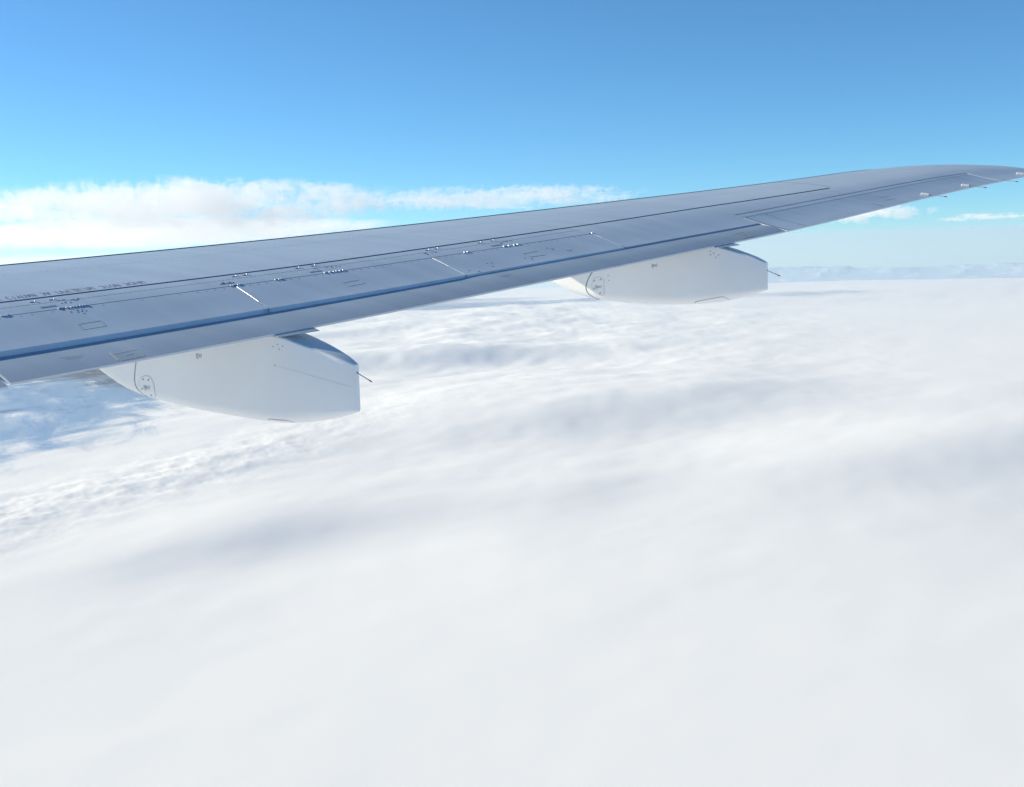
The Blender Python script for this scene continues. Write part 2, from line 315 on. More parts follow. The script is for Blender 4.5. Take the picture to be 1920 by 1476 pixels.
# ------------------------------------------------------------------ the wing
wing = link(bpy.data.objects.new('airplane_wing', None)); wing.location = (-5.5, 1.6, -0.65)
tag(wing, 'blue-grey airliner wing reaching out over the clouds with two white fairings', 'wing')
bpy.context.view_layer.update()
W_INV = wing.matrix_world.inverted()
def part(o):
    o.parent = wing; o.matrix_parent_inverse = W_INV; return o
def loft(name, rings, mat, parent=None, caps=True, closed=True, smooth=True):
    n, m = len(rings), len(rings[0]); V = [p for r in rings for p in r]; Fc = []
    for i in range(n - 1):
        for j in range(m if closed else m - 1):
            j2 = (j + 1) % m; Fc.append((i * m + j, i * m + j2, (i + 1) * m + j2, (i + 1) * m + j))
    if caps:
        Fc.append(tuple(range(m))[::-1]); Fc.append(tuple((n - 1) * m + j for j in range(m)))
    me = bpy.data.meshes.new(name); me.from_pydata([tuple(map(float, p)) for p in V], [], Fc)
    bm = bmesh.new(); bm.from_mesh(me); bmesh.ops.recalc_face_normals(bm, faces=bm.faces); bm.to_mesh(me); bm.free()
    if mat: me.materials.append(mat)
    if smooth:
        me.polygons.foreach_set('use_smooth', [True] * len(me.polygons)); me.update()
        try: me.set_sharp_from_angle(angle=math.radians(35))
        except Exception: pass
    return link(bpy.data.objects.new(name, me), parent)
def panel(name, P, mat, parent=None, lip=0.010, edge=None):
    """sheet with turned-down edges; P is an (n, m, 3) grid"""
    n, m = P.shape[:2]
    V = [tuple(p) for p in P.reshape(-1, 3)]
    Fc = [(i * m + j, (i + 1) * m + j, (i + 1) * m + j + 1, i * m + j + 1) for i in range(n - 1) for j in range(m - 1)]
    rim = [i * m for i in range(n)] + [(n - 1) * m + j for j in range(1, m)] + [i * m + m - 1 for i in range(n - 2, -1, -1)] + [j for j in range(m - 2, 0, -1)]
    b0 = len(V)
    V += [V[k] for k in rim]; V += [(V[k][0], V[k][1], V[k][2] - lip) for k in rim]; r = len(rim)
    Fc += [(b0 + k, b0 + (k + 1) % r, b0 + r + (k + 1) % r, b0 + r + k) for k in range(r)]
    me = bpy.data.meshes.new(name); me.from_pydata([tuple(map(float, v)) for v in V], [], Fc)
    me.materials.append(mat); me.materials.append(edge or mat); nt_ = (n - 1) * (m - 1)
    me.polygons.foreach_set('material_index', [0] * nt_ + [1] * r)
    me.polygons.foreach_set('use_smooth', [True] * len(me.polygons)); me.update()
    return link(bpy.data.objects.new(name, me), parent)
def vgap(w, v, g):              # chord coordinate g metres ahead (+) or behind (-) of the joint at integer v
    sn = _sm(np.asarray(w, float), SN); j = int(v) + 1
    L = (sn[..., j + 1] - sn[..., j]) if g > 0 else (sn[..., j] - sn[..., j - 1])
    return v + g / np.maximum(L, .02)
def wv_panel(name, wl, wr, vlo, vhi, nw, nv, mat, dz=0.0, lip=0.010, edge=None):
    """wl, wr: numbers or functions of v (outlines in span); vlo, vhi: numbers or functions of w"""
    f = lambda q, x: q(x) if callable(q) else q + 0 * x
    P = np.zeros((nw, nv, 3))
    for j in range(nv):
        t = j / (nv - 1)
        ws = np.linspace(0, 1, nw)
        w0 = np.full(nw, 6.0)
        for _ in range(3):
            v = f(vlo, w0) * (1 - t) + f(vhi, w0) * t
            w0 = f(wl, v) * (1 - ws) + f(wr, v) * ws
        v = f(vlo, w0) * (1 - t) + f(vhi, w0) * t
        P[:, j] = surf(w0, v, dz)
    return part(panel(name, P, mat, None, lip, edge or M_DARK))

WA, WB, WC, WF, WE = 4.585, 6.003, 7.443, 8.937, 12.345      # spoiler ends, flap end, aileron end
wcut = lambda v: np.interp(v, [0, 3.0, 3.25, 3.47, 3.9, 4.45, 5.0], [10.49, 10.49, 10.54, 10.567, 10.583, 10.586, 10.575])
vah = lambda w: np.interp(w, [8.9, 9.68, 9.97, 10.8, 12.4], [.515, .545, .563, .604, .657])
vah2 = lambda w: np.interp(w, [8.9, 10.0, 10.9, 12.4], [.74, .81, .86, .868])
LEV = 4.985
# substructure under the panels
wv_panel('inner_structure', 1.6, 13.0, 0.25, 4.95, 70, 24, M_DARK, -0.020, 0.004)
o = wv_panel('skin_panel', 1.6, lambda v: wcut(v) - .007, lambda w: vgap(w, 3, .016), LEV, 120, 22, M_SKIN)
o['label'] = 'long forward skin panel'
wv_panel('skin_panel', 1.6, WC - .002, lambda w: vgap(w, 2, .0022), lambda w: vgap(w, 3, -.016), 90, 5, M_SKIN)
wv_panel('skin_panel', 1.6, WC - .002, lambda w: vgap(w, 1, .005), lambda w: vgap(w, 2, -.0022), 90, 5, M_SKIN)
wv_panel('skin_panel', WC + .003, WF, 0.0, lambda w: vgap(w, 3, -.016), 30, 14, M_SKIN, 0.0, .012, M_FLAP_SHADE)
wv_panel('skin_panel', WF + .004, lambda v: wcut(v) - .0001, lambda w: vah2(w) + .012, lambda w: vgap(w, 3, -.016), 30, 10, M_SKIN)
wv_panel('skin_panel', lambda v: wcut(v) + np.where(v > 3.0, .007, 0), WE, lambda w: vah2(w) + .012, 5.0, 40, 26, M_SKIN)
tipP = wv_panel('wing_tip', WE, 13.42, -1.0, 5.0, 40, 34, M_SKIN, 0.0, .010, M_EDGE); tipP['label'] = 'curved wing tip'
wv_panel('hinge_cover', WF + .004, WE - .02, lambda w: vah(w) + .03, lambda w: vah2(w) - .004, 50, 4, M_SKIN, -.002)
# spoilers
for a, b, dz in ((1.6, WA, .004), (WA, WB, .004), (WB, WC, 0.0)):
    wv_panel('spoiler', a + (.004 if a > 2 else 0), b - .004, 0.0, lambda w: vgap(w, 1, -.004), 50, 12, M_SKIN, 0.0, .030, M_SKIN)
# slat / nose ahead of the leading-edge joint
def nose(name, wa, wb, n, mat, gap, drop):
    prof = [(gap, -drop), (.05, -drop + .001), (.095, -drop - .006), (.14, -drop - .022), (.175, -drop - .052), (.188, -drop - .09), (.172, -drop - .13), (.12, -drop - .16), (0, -drop - .19), (-.25, -drop - .22)]
    P = []
    for w in np.linspace(wa, wb, n):
        p = surf(w, 5.0); c = float(_sm(w, SLE)) / 2.4; c = min(1, max(c, .02)); k = float(_sm(w, SLE)) ** .5 / 1.6
        P.append([p + np.array([NX * s * c, NY * s * c, z * c]) for s, z in prof])
    return part(grid_mesh(name, np.array(P), mat))
nose('slat', 1.6, 12.0, 80, M_SLAT, .014, -.005)
nose('leading_edge', 12.004, 13.42, 24, M_SKIN, 0.0, 0.0)
def lower():
    ws = np.concatenate([np.linspace(1.6, 12.3, 60), np.linspace(12.4, 13.42, 14)]); vs = np.linspace(.02, 5, 14); P = []
    for w in ws:
        c = float(_sm(w, SLE)) / 2.4
        P.append([surf(w, v) - np.array([0, 0, c * (.03 + .19 * math.sin(min(1, (v + .3) / 4.0) * math.pi / 2))]) for v in vs])
    return part(grid_mesh('lower_skin', np.array(P), M_SKIN))
lower()
# flaps: closed sections hung below the spoiler lip
lipdrop = lambda w: np.interp(w, [1.6, 3.0, 4.6, 5.95, 6.05, 7.4, 8.9], [.036, .033, .027, .020, .014, .012, .010])
def flap(name, wa, wb, n, dz=0.0, ds=0.0):
    rings = []
    for w in np.linspace(wa, wb, n):
        sn, hn = _sm(w, SN), _sm(w, HN); e = float(lipdrop(w)); s1, h1 = float(sn[1]), float(hn[1]) - e
        z0 = float(_sm(w, ZT)) + dz; top, bot = [], []
        for f in (0, .12, .3, .5, .7, .9, 1.1, 1.4):
            s = f * s1 - ds; z = h1 * f + .010 * math.sin(min(1, f) * math.pi)
            if f > 1.1: z -= .01
            top.append((s, z)); bot.append((s, z - .0095 - .16 * s1 * min(f, .9)))
        sec = top + bot[::-1]
        rings.append([(X0 + TAN * w + NX * s, w + NY * s, z0 + z) for s, z in sec])
    return part(loft(name, rings, M_FLAP_SHADE))
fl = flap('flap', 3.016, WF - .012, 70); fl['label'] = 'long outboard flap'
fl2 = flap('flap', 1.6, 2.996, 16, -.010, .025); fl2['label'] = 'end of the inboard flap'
def strip(name, wa, wb, mat, n=60, ds=0.0, z0=0.0):      # light trailing-edge face
    rings = []
    for w in np.linspace(wa, wb, n):
        z = float(_sm(w, ZT)) + z0
        rings.append([(X0 + TAN * w + NX * s, w + NY * s, z + q) for s, q in ((-.0035 - ds, -.0008), (.004 - ds, -.0008), (.004 - ds, -.0115), (-.0035 - ds, -.0115))])
    return loft(name, rings, mat, None)
for f_, a, b, kw in ((fl, 3.016, WF - .012, {}), (fl2, 1.6, 2.996, dict(ds=.025, z0=-.010))):
    s = strip('edge_strip', a, b, M_EDGE, 60, **kw); s.parent = f_
    s.matrix_parent_inverse = Matrix.Identity(4)
# aileron
rings = []
for w in np.linspace(WF + .008, WE - .012, 50):
    v1 = float(vah(w)) - .006; vs = np.linspace(-1, v1, 9); top = [surf(w, v) for v in vs]
    c = float(_sm(w, SLE)) / 1.7
    bot = [p - np.array([0, 0, .010 + .10 * c * k / 8]) for k, p in enumerate(top)]
    rings.append(top + bot[::-1])
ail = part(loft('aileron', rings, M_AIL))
s = strip('edge_strip', WF + .008, WE - .012, M_EDGE, 40); s.parent = ail; s.matrix_parent_inverse = Matrix.Identity(4)
e0 = [np.array(p) for p in rings[0]]
q = loft('end_face', [[tuple(p + np.array([-.001, -.003, 0])) for p in e0], [tuple(p + np.array([.0, -.0005, 0])) for p in e0]], M_EDGE, ail)
# strips added in the chordwise spoiler joints for the sun glint on spoiler edges
for w, v0, v1 in ((WA, .30, .98), (WB, .50, .97), (WC, .70, .97)):
    rings = []
    for v in np.linspace(v0, v1, 14):
        p = surf(w + .002, v); rr = .0013
        rings.append([p + np.array([rr * math.cos(a) * .3, rr * math.cos(a), rr * .8 * math.sin(a) + .001]) for a in np.linspace(0, 2 * math.pi, 9)[:-1]])
    part(loft('glint_strip', rings, M_METAL_GLINT))

# ------------------------------------------------------------------ fittings along the spoiler hinge line
def bead_mesh(name, l, r, mat, n=8):
    rings = []
    for x, k in ((-1, .05), (-.92, .55), (-.7, .9), (0, 1), (.7, .9), (.92, .55), (1, .05)):
        rings.append([(x * l / 2, r * k * math.cos(a), r * k * math.sin(a)) for a in np.linspace(0, 2 * math.pi, n + 1)[:-1]])
    o = loft(name, rings, mat); me = o.data; bpy.data.objects.remove(o); return me
ME_FIT = bead_mesh('hinge_fitting', .022, .0052, M_METAL_GLINT)
ME_PIN = bead_mesh('pin', .012, .0055, M_METAL_GLINT)
def frame_at(w, v, dz=0.0):
    p = surf(w, v, dz); tx = surf(w + .01, v) - surf(w, v); ty = surf(w, v + .02) - surf(w, v)
    tx /= np.linalg.norm(tx); nz = np.cross(tx, ty); nz /= np.linalg.norm(nz); ty = np.cross(nz, tx)
    return Matrix(((tx[0], ty[0], nz[0], p[0]), (tx[1], ty[1], nz[1], p[1]), (tx[2], ty[2], nz[2], p[2]), (0, 0, 0, 1)))
def place(name, me, M, parent=None):
    o = bpy.data.objects.new(name, me); col.objects.link(o)
    if parent is None:
        part(o); o.matrix_world = M
    else:
        o.parent = parent; o.matrix_parent_inverse = Matrix.Identity(4); o.matrix_basis = M
    return o
def box_mesh(name, lx, ly, lz, mat):
    bm = bmesh.new(); bmesh.ops.create_cube(bm, size=1.0); bmesh.ops.scale(bm, vec=(lx, ly, lz), verts=bm.verts)
    bmesh.ops.bevel(bm, geom=bm.edges[:], offset=min(lx, ly, lz) * .18, segments=1, affect='EDGES')
    me = bpy.data.meshes.new(name); bm.to_mesh(me); bm.free(); me.materials.append(mat); return me
ME_SLOT = box_mesh('latch', .026, .010, .004, M_DARK)
ME_SLOTL = box_mesh('hinge_slot', .050, .016, .003, M_DARK)
ROTF = Matrix.Rotation(math.radians(62), 4, 'Z')
for w in (3.262, 3.277, 3.292, 3.559, 3.601, 3.627, 3.641, 3.656, 3.674, 3.688, 3.703, 4.564, 4.579, 4.610, 4.622, 4.855, 4.880, 4.893, 5.195, 5.230, 5.259, 5.279, 5.302, 5.327, 6.279, 6.305, 6.620, 6.663, 6.710, 6.743, 7.449):
    place('hinge_fitting', ME_FIT, frame_at(w, 1.02, .004) @ ROTF)
for w in (3.278, 3.58, 3.645, 3.685, 4.572, 4.610, 4.872, 5.213, 5.268, 5.312, 6.292, 6.642, 6.727, 7.44):
    place('hinge_slot', ME_SLOTL, frame_at(w, 1.03, .0008))
for w, v in ((3.475, 2.38), (3.577, 2.36), (4.668, 2.44), (4.740, 2.46), (5.098, 2.48), (5.210, 2.5), (6.088, 2.45), (6.162, 2.46), (6.528, 2.40), (6.643, 2.44)):
    l = place('latch', ME_SLOT, frame_at(w, v, .0008))
    pn = bpy.data.objects.new('pin', ME_PIN); col.objects.link(pn); pn.parent = l; pn.location = (.019, 0, .003)

# ------------------------------------------------------------------ print on the wing: outlines, warning text, rivet rows
def ribbon(pts, wd, dz):        # pts: (w, v) polyline on the surface -> quads
    V, Fc = [], []
    for (a, b) in zip(pts[:-1], pts[1:]):
        A, B = surf(a[0], a[1], dz), surf(b[0], b[1], dz); t = B - A; L = np.linalg.norm(t)
        if L < 1e-6: continue
        s = np.cross(t / L, [0, 0, 1.0]); s = s / np.linalg.norm(s) * wd / 2; k = len(V); V += [A - s, A + s, B + s, B - s]; Fc.append((k, k + 1, k + 2, k + 3))
    return V, Fc
def flapsurf(w, v, dz):         # v from -1 (edge) to 0 (under the lip)
    f = v + 1; s1 = float(_sm(w, SN)[1]); h1 = float(_sm(w, HN)[1]) - float(lipdrop(w)); s = f * s1
    return np.array([X0 + TAN * w + NX * s, w + NY * s, float(_sm(w, ZT)) + h1 * f + .010 * math.sin(min(1, f) * math.pi) + dz])
def ribbons(name, lines, wd, mat, dz=.0012, on_flap=False, parent=None):
    global surf
    V, Fc = [], []; keep = surf
    if on_flap: surf = lambda w, v, dz=0: flapsurf(w, v, dz)
    for ln in lines:
        v_, f_ = ribbon(ln, wd, dz); k = len(V); V += v_; Fc += [tuple(i + k for i in q) for q in f_]
    surf = keep
    o = mesh_obj(name, V, Fc, mat, None, False)
    if parent is None: part(o)
    else: o.parent = parent; o.matrix_parent_inverse = Matrix.Identity(4)
    return o
def quad(c): return [list(c) + [c[0]]]
ribbons('marking', quad(((3.570, .445), (3.690, .455), (3.689, .270), (3.568, .262))), .0042, M_YEL)
ribbons('marking', [[(3.557, .455), (3.553, .241)]], .005, M_WHT)
ribbons('marking', quad(((5.200, .506), (5.316, .525), (5.326, .361), (5.202, .339))), .0042, M_YEL)
ribbons('marking', quad(((6.643, .529), (6.777, .545), (6.775, .310), (6.642, .331))), .005, M_YEL)
# flap outlines: positions on the flap skin itself
ribbons('marking', quad(((3.560, -.70), (3.690, -.66), (3.680, -.93), (3.558, -.95))), .0042, M_YEL, .0015, True, fl)
ribbons('marking', [[(3.600, -.93), (3.604, -.80), (3.650, -.79), (3.648, -.92)]], .0042, M_YEL, .0015, True, fl)
ribbons('marking', [[(3.553, -.62), (3.545, -.92)]], .005, M_WHT, .0015, True, fl)
ribbons('marking', quad(((8.444, -.52), (8.577, -.50), (8.545, -.90), (8.410, -.94))), .005, M_YEL, .0015, True, fl)
ribbons('marking', [[(8.47, -.88), (8.49, -.70), (8.53, -.69), (8.525, -.87)]], .005, M_YEL, .0015, True, fl)
ribbons('marking', [[(3.325 + .012 * k, -.50 - .004 * k), (3.332 + .012 * k, -.503 - .004 * k)] for k in range(9)], .006, M_PRINTL, .0015, True, fl)
ribbons('marking', [[(3.340 + .011 * k, -.57 - .004 * k), (3.347 + .011 * k, -.573 - .004 * k)] for k in range(7)], .006, M_PRINTL, .0015, True, fl)
ribbons('marking', [[(6.165 + .012 * k, -.36 + .002 * k), (6.173 + .012 * k, -.358 + .002 * k)] for k in range(9)], .006, M_PRINTL, .0015, True, fl)
ribbons('marking', [[(6.175 + .011 * k, -.44), (6.183 + .011 * k, -.44)] for k in range(6)], .006, M_PRINTL, .0015, True, fl)
ribbons('marking', quad(((10.60, .06), (10.72, -.02), (10.70, -.34), (10.55, -.37))), .005, M_YEL, .0012, False, ail)
# stroke letters; x runs outboard, y = 1 is the edge towards the flap
LET = {'Н': [[(0, 0), (0, 1)], [(1, 0), (1, 1)], [(0, .5), (1, .5)]], 'Е': [[(1, 0), (0, 0), (0, 1), (1, 1)], [(0, .52), (.8, .52)]],
       'С': [[(1, .15), (.7, 0), (.3, 0), (0, .25), (0, .75), (.3, 1), (.7, 1), (1, .85)]], 'Т': [[(.5, 0), (.5, 1)], [(0, 1), (1, 1)]],
       'У': [[(0, 1), (.5, .45)], [(1, 1), (.4, .1), (.1, 0)]], 'П': [[(0, 0), (0, 1), (1, 1), (1, 0)]], 'А': [[(0, 0), (.5, 1), (1, 0)], [(.2, .35), (.8, .35)]],
       'Й': [[(0, 1), (0, 0), (1, 1), (1, 0)], [(.3, 1.18), (.7, 1.18)]], 'З': [[(0, .88), (.4, 1), (.9, .85), (.9, .62), (.4, .52)], [(.4, .52), (1, .38), (1, .15), (.5, 0), (0, .12)]],
       'Р': [[(0, 0), (0, 1), (.8, 1), (1, .78), (.8, .5), (0, .5)]], 'Д': [[(0, -.12), (0, .06), (1, .06), (1, -.12)], [(.15, .06), (.4, 1), (.85, 1), (.85, .06)]],
       'Л': [[(0, 0), (.3, .2), (.4, 1), (1, 1), (1, 0)]], 'Ы': [[(0, 1), (0, 0), (.45, 0), (.6, .25), (.45, .5), (0, .5)], [(1, 0), (1, 1)]],
       'Э': [[(0, .85), (.3, 1), (.7, 1), (1, .75), (1, .25), (.7, 0), (.3, 0), (0, .15)], [(.4, .5), (1, .5)]], 'О': [[(.3, 0), (0, .25), (0, .75), (.3, 1), (.7, 1), (1, .75), (1, .25), (.7, 0), (.3, 0)]],
       '5': [[(1, 1), (.1, 1), (.05, .55), (.6, .6), (1, .4), (.9, .1), (.5, 0), (0, .1)]], '4': [[(.75, 0), (.75, 1), (0, .3), (1, .3)]], '3': [[(0, .9), (.5, 1), (.95, .8), (.4, .53), (1, .3), (.6, 0), (0, .1)]],
       'B': [[(0, 0), (0, 1), (.7, 1), (.9, .78), (.7, .52), (0, .52)], [(.7, .52), (1, .28), (.75, 0), (0, 0)]]}
lines = []
for word, w0, w1 in (('НЕ', 3.325, 3.360), ('СТУПАЙ', 3.392, 3.545), ('ЗА', 3.578, 3.625), ('ПРЕДЕЛЫ', 3.662, 3.872), ('ЭТОЙ', 3.912, 4.020), ('ЗОНЫ', 4.052, 4.170)):
    cw = (w1 - w0) / (len(word) - .25)
    for k, ch in enumerate(word):
        for st in LET[ch]:
            lines.append([(w0 + (k + x * .70) * cw, 3.142 - .085 * y) for x, y in st])
ribbons('lettering', lines, .0052, M_PRINT)
rr = random.Random(3)
def rivets(name, pts, ln, wd, mat, parent=None):
    V, Fc = [], []
    for w, v in pts:
        p = surf(w, v, .001); tx = surf(w + .01, v) - surf(w, v); tx /= np.linalg.norm(tx); ty = surf(w, v + .01) - surf(w, v); ty /= np.linalg.norm(ty)
        k = len(V)
        for a in range(6):
            V.append(p + tx * ln / 2 * math.cos(a * math.pi / 3) + ty * wd / 2 * math.sin(a * math.pi / 3))
        Fc.append(tuple(range(k, k + 6)))
    o = mesh_obj(name, V, Fc, mat, None, False); part(o); o['kind'] = 'stuff'; return o
jit = lambda s: rr.uniform(-s, s)
rivets('rivet_row', [(w, 4.0 + jit(.006)) for w in np.arange(1.7, 10.55, .036) if rr.random() < .9], .016, .010, M_PRINTL)
rivets('rivet_row', [(w, 3.95 + jit(.01)) for w in np.arange(10.62, 12.9, .05)], .012, .012, M_PRINTL)
rivets('rivet_row', [(w, 2.06) for w in np.arange(1.7, 7.4, .03)], .006, .010, M_PRINTL)
rivets('rivet_row', [(w, .93) for w in np.arange(1.7, 7.4, .055) if rr.random() < .7], .008, .012, M_PRINT)
rivets('rivet_row', [(w, vah2(w) + .06) for w in np.arange(8.98, 12.3, .035)], .009, .014, M_PRINTL)
rivets('rivet_row', [(w, vah(w) - .045) for w in np.arange(8.98, 12.3, .042)], .010, .014, M_PRINT)
rivets('rivet_row', [(8.962 + jit(.003), v) for v in np.arange(-.9, .45, .07)] + [(9.20, v) for v in np.arange(-.9, .45, .12)] + [(10.35, v) for v in np.arange(-.8, -.3, .1)], .012, .020, M_PRINT)
rivets('rivet_row', [(wcut(v) + .03, v) for v in np.arange(3.1, 4.9, .06)], .010, .012, M_PRINTL)
cl = []
for w0, v0 in ((3.63, 2.05), (3.66, 1.85), (3.63, 1.7), (3.70, 1.95), (3.70, 1.8), (3.60, .9), (3.66, .82), (3.70, .88), (3.64, .78), (5.21, 1.9), (5.3, 2.0), (5.33, 1.8), (6.02, 1.9), (6.05, 1.7), (6.08, 1.85), (6.70, 1.9), (6.76, 1.8), (6.68, 1.7), (4.55, 1.6), (4.60, 1.5), (6.3, .25), (6.6, .2), (7.0, .22), (6.1, .12), (6.9, .6)):
    cl += [(w0 + jit(.03), v0 + jit(.12)) for _ in range(3)]
rivets('rivet_row', cl, .011, .018, M_PRINT)
# placards printed between the hinge line and the latches
for w in (3.48, 4.52, 5.12, 6.55):
    ribbons('marking', [[(w + .011 * k, 1.55 + jit(.03)), (w + .006 + .011 * k, 1.55 + jit(.03))] for k in range(8)] + [[(w, 1.42), (w + .085, 1.42)]], .008, M_PRINTL)

# ------------------------------------------------------------------ flap track fairings
def rect_section(hw, zb, zt, rb, rt, lean):
    """closed outline (y, z), flat sides, rounded corners"""
    rb, rt = min(rb, hw * .8), min(rt, hw * .8); hb = hw * lean; pts = []
    for cy, cz, r, a0 in ((hb - rb, zb + rb, rb, -90), (hw - rt, zt - rt, rt, 0), (-(hw - rt), zt - rt, rt, 90), (-(hb - rb), zb + rb, rb, 180)):
        for a in np.linspace(a0, a0 + 90, 7): pts.append((cy + r * math.cos(math.radians(a)), cz + r * math.sin(math.radians(a))))
    return pts
class Fairing:
    def __init__(s, yc, bot, top, hw):
        s.yc, s.bot, s.top, s.hw = yc, np.array(bot), np.array(top), np.array(hw)
    def sec(s, x):
        hw = float(np.interp(x, s.hw[:, 0], s.hw[:, 1])); zb = float(s.cub(s.bot, x)); zt = float(s.cub(s.top, x))
        return rect_section(hw, zb, zt, .075, .011, .86)
    @staticmethod
    def cub(p, x):
        m = np.gradient(p[:, 1], p[:, 0]); i = int(np.clip(np.searchsorted(p[:, 0], x) - 1, 0, len(p) - 2)); h = p[i + 1, 0] - p[i, 0]; t = min(1, max(0, (x - p[i, 0]) / h))
        return (2*t**3-3*t*t+1)*p[i, 1] + (t**3-2*t*t+t)*h*m[i] + (-2*t**3+3*t*t)*p[i + 1, 1] + (t**3-t*t)*h*m[i + 1]
    def side_y(s, x, z):        # inboard face
        pts = s.sec(x); L = [p for p in pts if p[0] < 0]; L.sort(key=lambda p: p[1])
        return s.yc + float(np.interp(z, [p[1] for p in L], [p[0] for p in L]))
    def build(s):
        xs = np.concatenate([np.linspace(s.bot[0, 0], s.bot[-1, 0] - .012, 70), [s.bot[-1, 0] - .004, s.bot[-1, 0]]])
        rings = []
        for k, x in enumerate(xs):
            q = s.sec(x); sh = (1, .93, .70)[max(0, k - len(xs) + 3)] if k >= len(xs) - 3 else 1
            zc = .5 * (min(p[1] for p in q) + max(p[1] for p in q)); zk = 1 - (1 - sh) * .05
            rings.append([(x, s.yc + y * sh, zc + (z - zc) * zk) for y, z in q])
        return part(loft('flap_track_fairing', rings, M_POD))
    def line(s, name, body, polys, wd, mat, out=.0012):
        V, Fc = [], []
        for pl in polys:
            for a, b in zip(pl[:-1], pl[1:]):
                a, b = np.array(a), np.array(b); n = max(1, int(np.linalg.norm(b - a) / .02)); d = (b - a) / max(1e-6, np.linalg.norm(b - a)); sd = np.array([-d[1], d[0]]) * wd / 2
                for i in range(n):
                    A, B = a + (b - a) * i / n, a + (b - a) * (i + 1) / n; k = len(V)
                    for p in (A - sd, A + sd, B + sd, B - sd): V.append((p[0], s.side_y(p[0], p[1]) - out, p[1]))
                    Fc.append((k, k + 1, k + 2, k + 3))
        o = mesh_obj(name, V, Fc, mat, None, False); o.parent = body; o.matrix_parent_inverse = Matrix.Identity(4); return o
def smooth_poly(pts, closed=False, n=6):
    P = [np.array(p, float) for p in pts]; out = []; m = len(P); rng = range(m if closed else m - 1)
    g = lambda i: P[i % m] if closed else P[min(max(i, 0), m - 1)]
    for i in rng:
        a, b, c, d = g(i - 1), g(i), g(i + 1), g(i + 2)
        for k in range(n):
            t = k / n; out.append(.5 * ((2 * b) + (-a + c) * t + (2 * a - 5 * b + 4 * c - d) * t * t + (-a + 3 * b - 3 * c + d) * t ** 3))
    out.append(P[0] if closed else P[-1]); return out
def rod(name, a, b, r, parent, base=True):
    a, b = Vector(a), Vector(b); d = (b - a).normalized(); x = d.orthogonal().normalized(); y = d.cross(x); L = (b - a).length
    def tube(nm, prof, mat, par):
        rings = [[tuple(a + d * t + x * q * math.cos(k * math.pi / 4) + y * q * math.sin(k * math.pi / 4)) for k in range(8)] for t, q in prof]
        return loft(nm, rings, mat, par)
    o = tube(name, [(-.01, r * 2.4), (.004, r * 2.2), (.012, r), (L * .84, r)], M_ROD, None)
    o.parent = parent
    if parent is wing: o.matrix_parent_inverse = W_INV
    t = tube('rod_tip', [(L * .84, r * 1.35), (L, r * 1.35)], M_RED, o)
    return o
def mirrored_text(fair, body, text, cx, cz, cw, ch, wd, mat):
    polys = []; n = len(text)
    for k, c in enumerate(text):
        for st in LET[c]:
            polys.append([(cx + (n / 2 - k - x * .72) * cw, cz + (y - .5) * ch) for x, y in st])    # read from the far side of the glass: mirrored
    polys.append([(cx - n * cw * .45, cz - ch * .85), (cx - n * cw * .05, cz - ch * .85)])
    fair.line('lettering', body, polys, wd, mat)
def dots(fair, body, pts, r, mat):
    for x, z in pts: fair.line('screw', body, [[(x - r, z), (x + r, z)]], 2 * r, mat, .0015)
HW = [(-7.3, .03), (-6.6, .085), (-6.2, .11), (-5.6, .122), (-4.9, .12), (-4.65, .092), (-4.45, .05), (-4.345, .018)]
f1 = Fairing(4.55, [(-7.3, -.46), (-6.95, -.60), (-6.645, -.735), (-6.439, -.820), (-6.235, -.871), (-6.0, -.906), (-5.702, -.935), (-5.359, -.957), (-5.081, -.971), (-4.802, -.969), (-4.59, -.941), (-4.447, -.911), (-4.347, -.881)],
             [(-7.3, -.40), (-6.0, -.43), (-5.2, -.44), (-4.95, -.452), (-4.79, -.478), (-4.69, -.506), (-4.55, -.545), (-4.42, -.588), (-4.347, -.618)], HW)
b1 = f1.build(); b1['label'] = 'large white fairing under the flap'
f1.line('seam', b1, [smooth_poly([(-6.145, -.60), (-6.158, -.66), (-6.178, -.712), (-6.194, -.781), (-6.178, -.831), (-6.133, -.876), (-6.09, -.893)])], .0055, M_PRINT)
def access(fair, body, outline, text, tx, tz, screws):
    pl = smooth_poly(outline, True)
    c = np.mean(pl, 0); V = []; k = len(pl) - 1
    for r in (1.0, .99):
        for p in pl[:-1]:
            q = c + (p - c) * r; V.append((q[0], fair.side_y(q[0], q[1]) - (.0008 if r == 1 else .0022), q[1]))
    V.append((c[0], fair.side_y(c[0], c[1]) - .0022, c[1]))
    Fc = [(i, (i + 1) % k, k + (i + 1) % k, k + i) for i in range(k)] + [(k + i, k + (i + 1) % k, 2 * k) for i in range(k)]
    pn = mesh_obj('access_panel', V, Fc, M_POD, None, False); pn.parent = body; pn.matrix_parent_inverse = Matrix.Identity(4)
    fair.line('panel_joint', body, [pl], .0035, M_PRINTL, .0012)
    for x, z in screws: fair.line('screw', body, [[(x - .007, z - .005), (x + .007, z + .005)]], .009, M_PRINTL, .0032)
    polys = []; n = len(text); cw, ch = .0135, .022
    mirrored = [[(tx + (n / 2 - i - x * .72) * cw, tz + (y - .5) * ch) for x, y in st] for i, c_ in enumerate(text) for st in LET[c_]]
    fair.line('lettering', body, mirrored + [[(tx - .028, tz - .02), (tx - .005, tz - .02)]], .0026, M_PRINTL, .0032)
access(f1, b1, [(-6.073, -.742), (-6.022, -.752), (-5.998, -.795), (-5.999, -.862), (-6.040, -.880), (-6.107, -.848), (-6.147, -.802), (-6.128, -.762)], '543BB', -6.072, -.815, [(-6.10, -.766), (-6.045, -.766), (-6.122, -.828), (-6.05, -.866)])
mirrored_text(f1, b1, '543B', -5.527, -.596, .0135, .022, .0030, M_PRINTL)
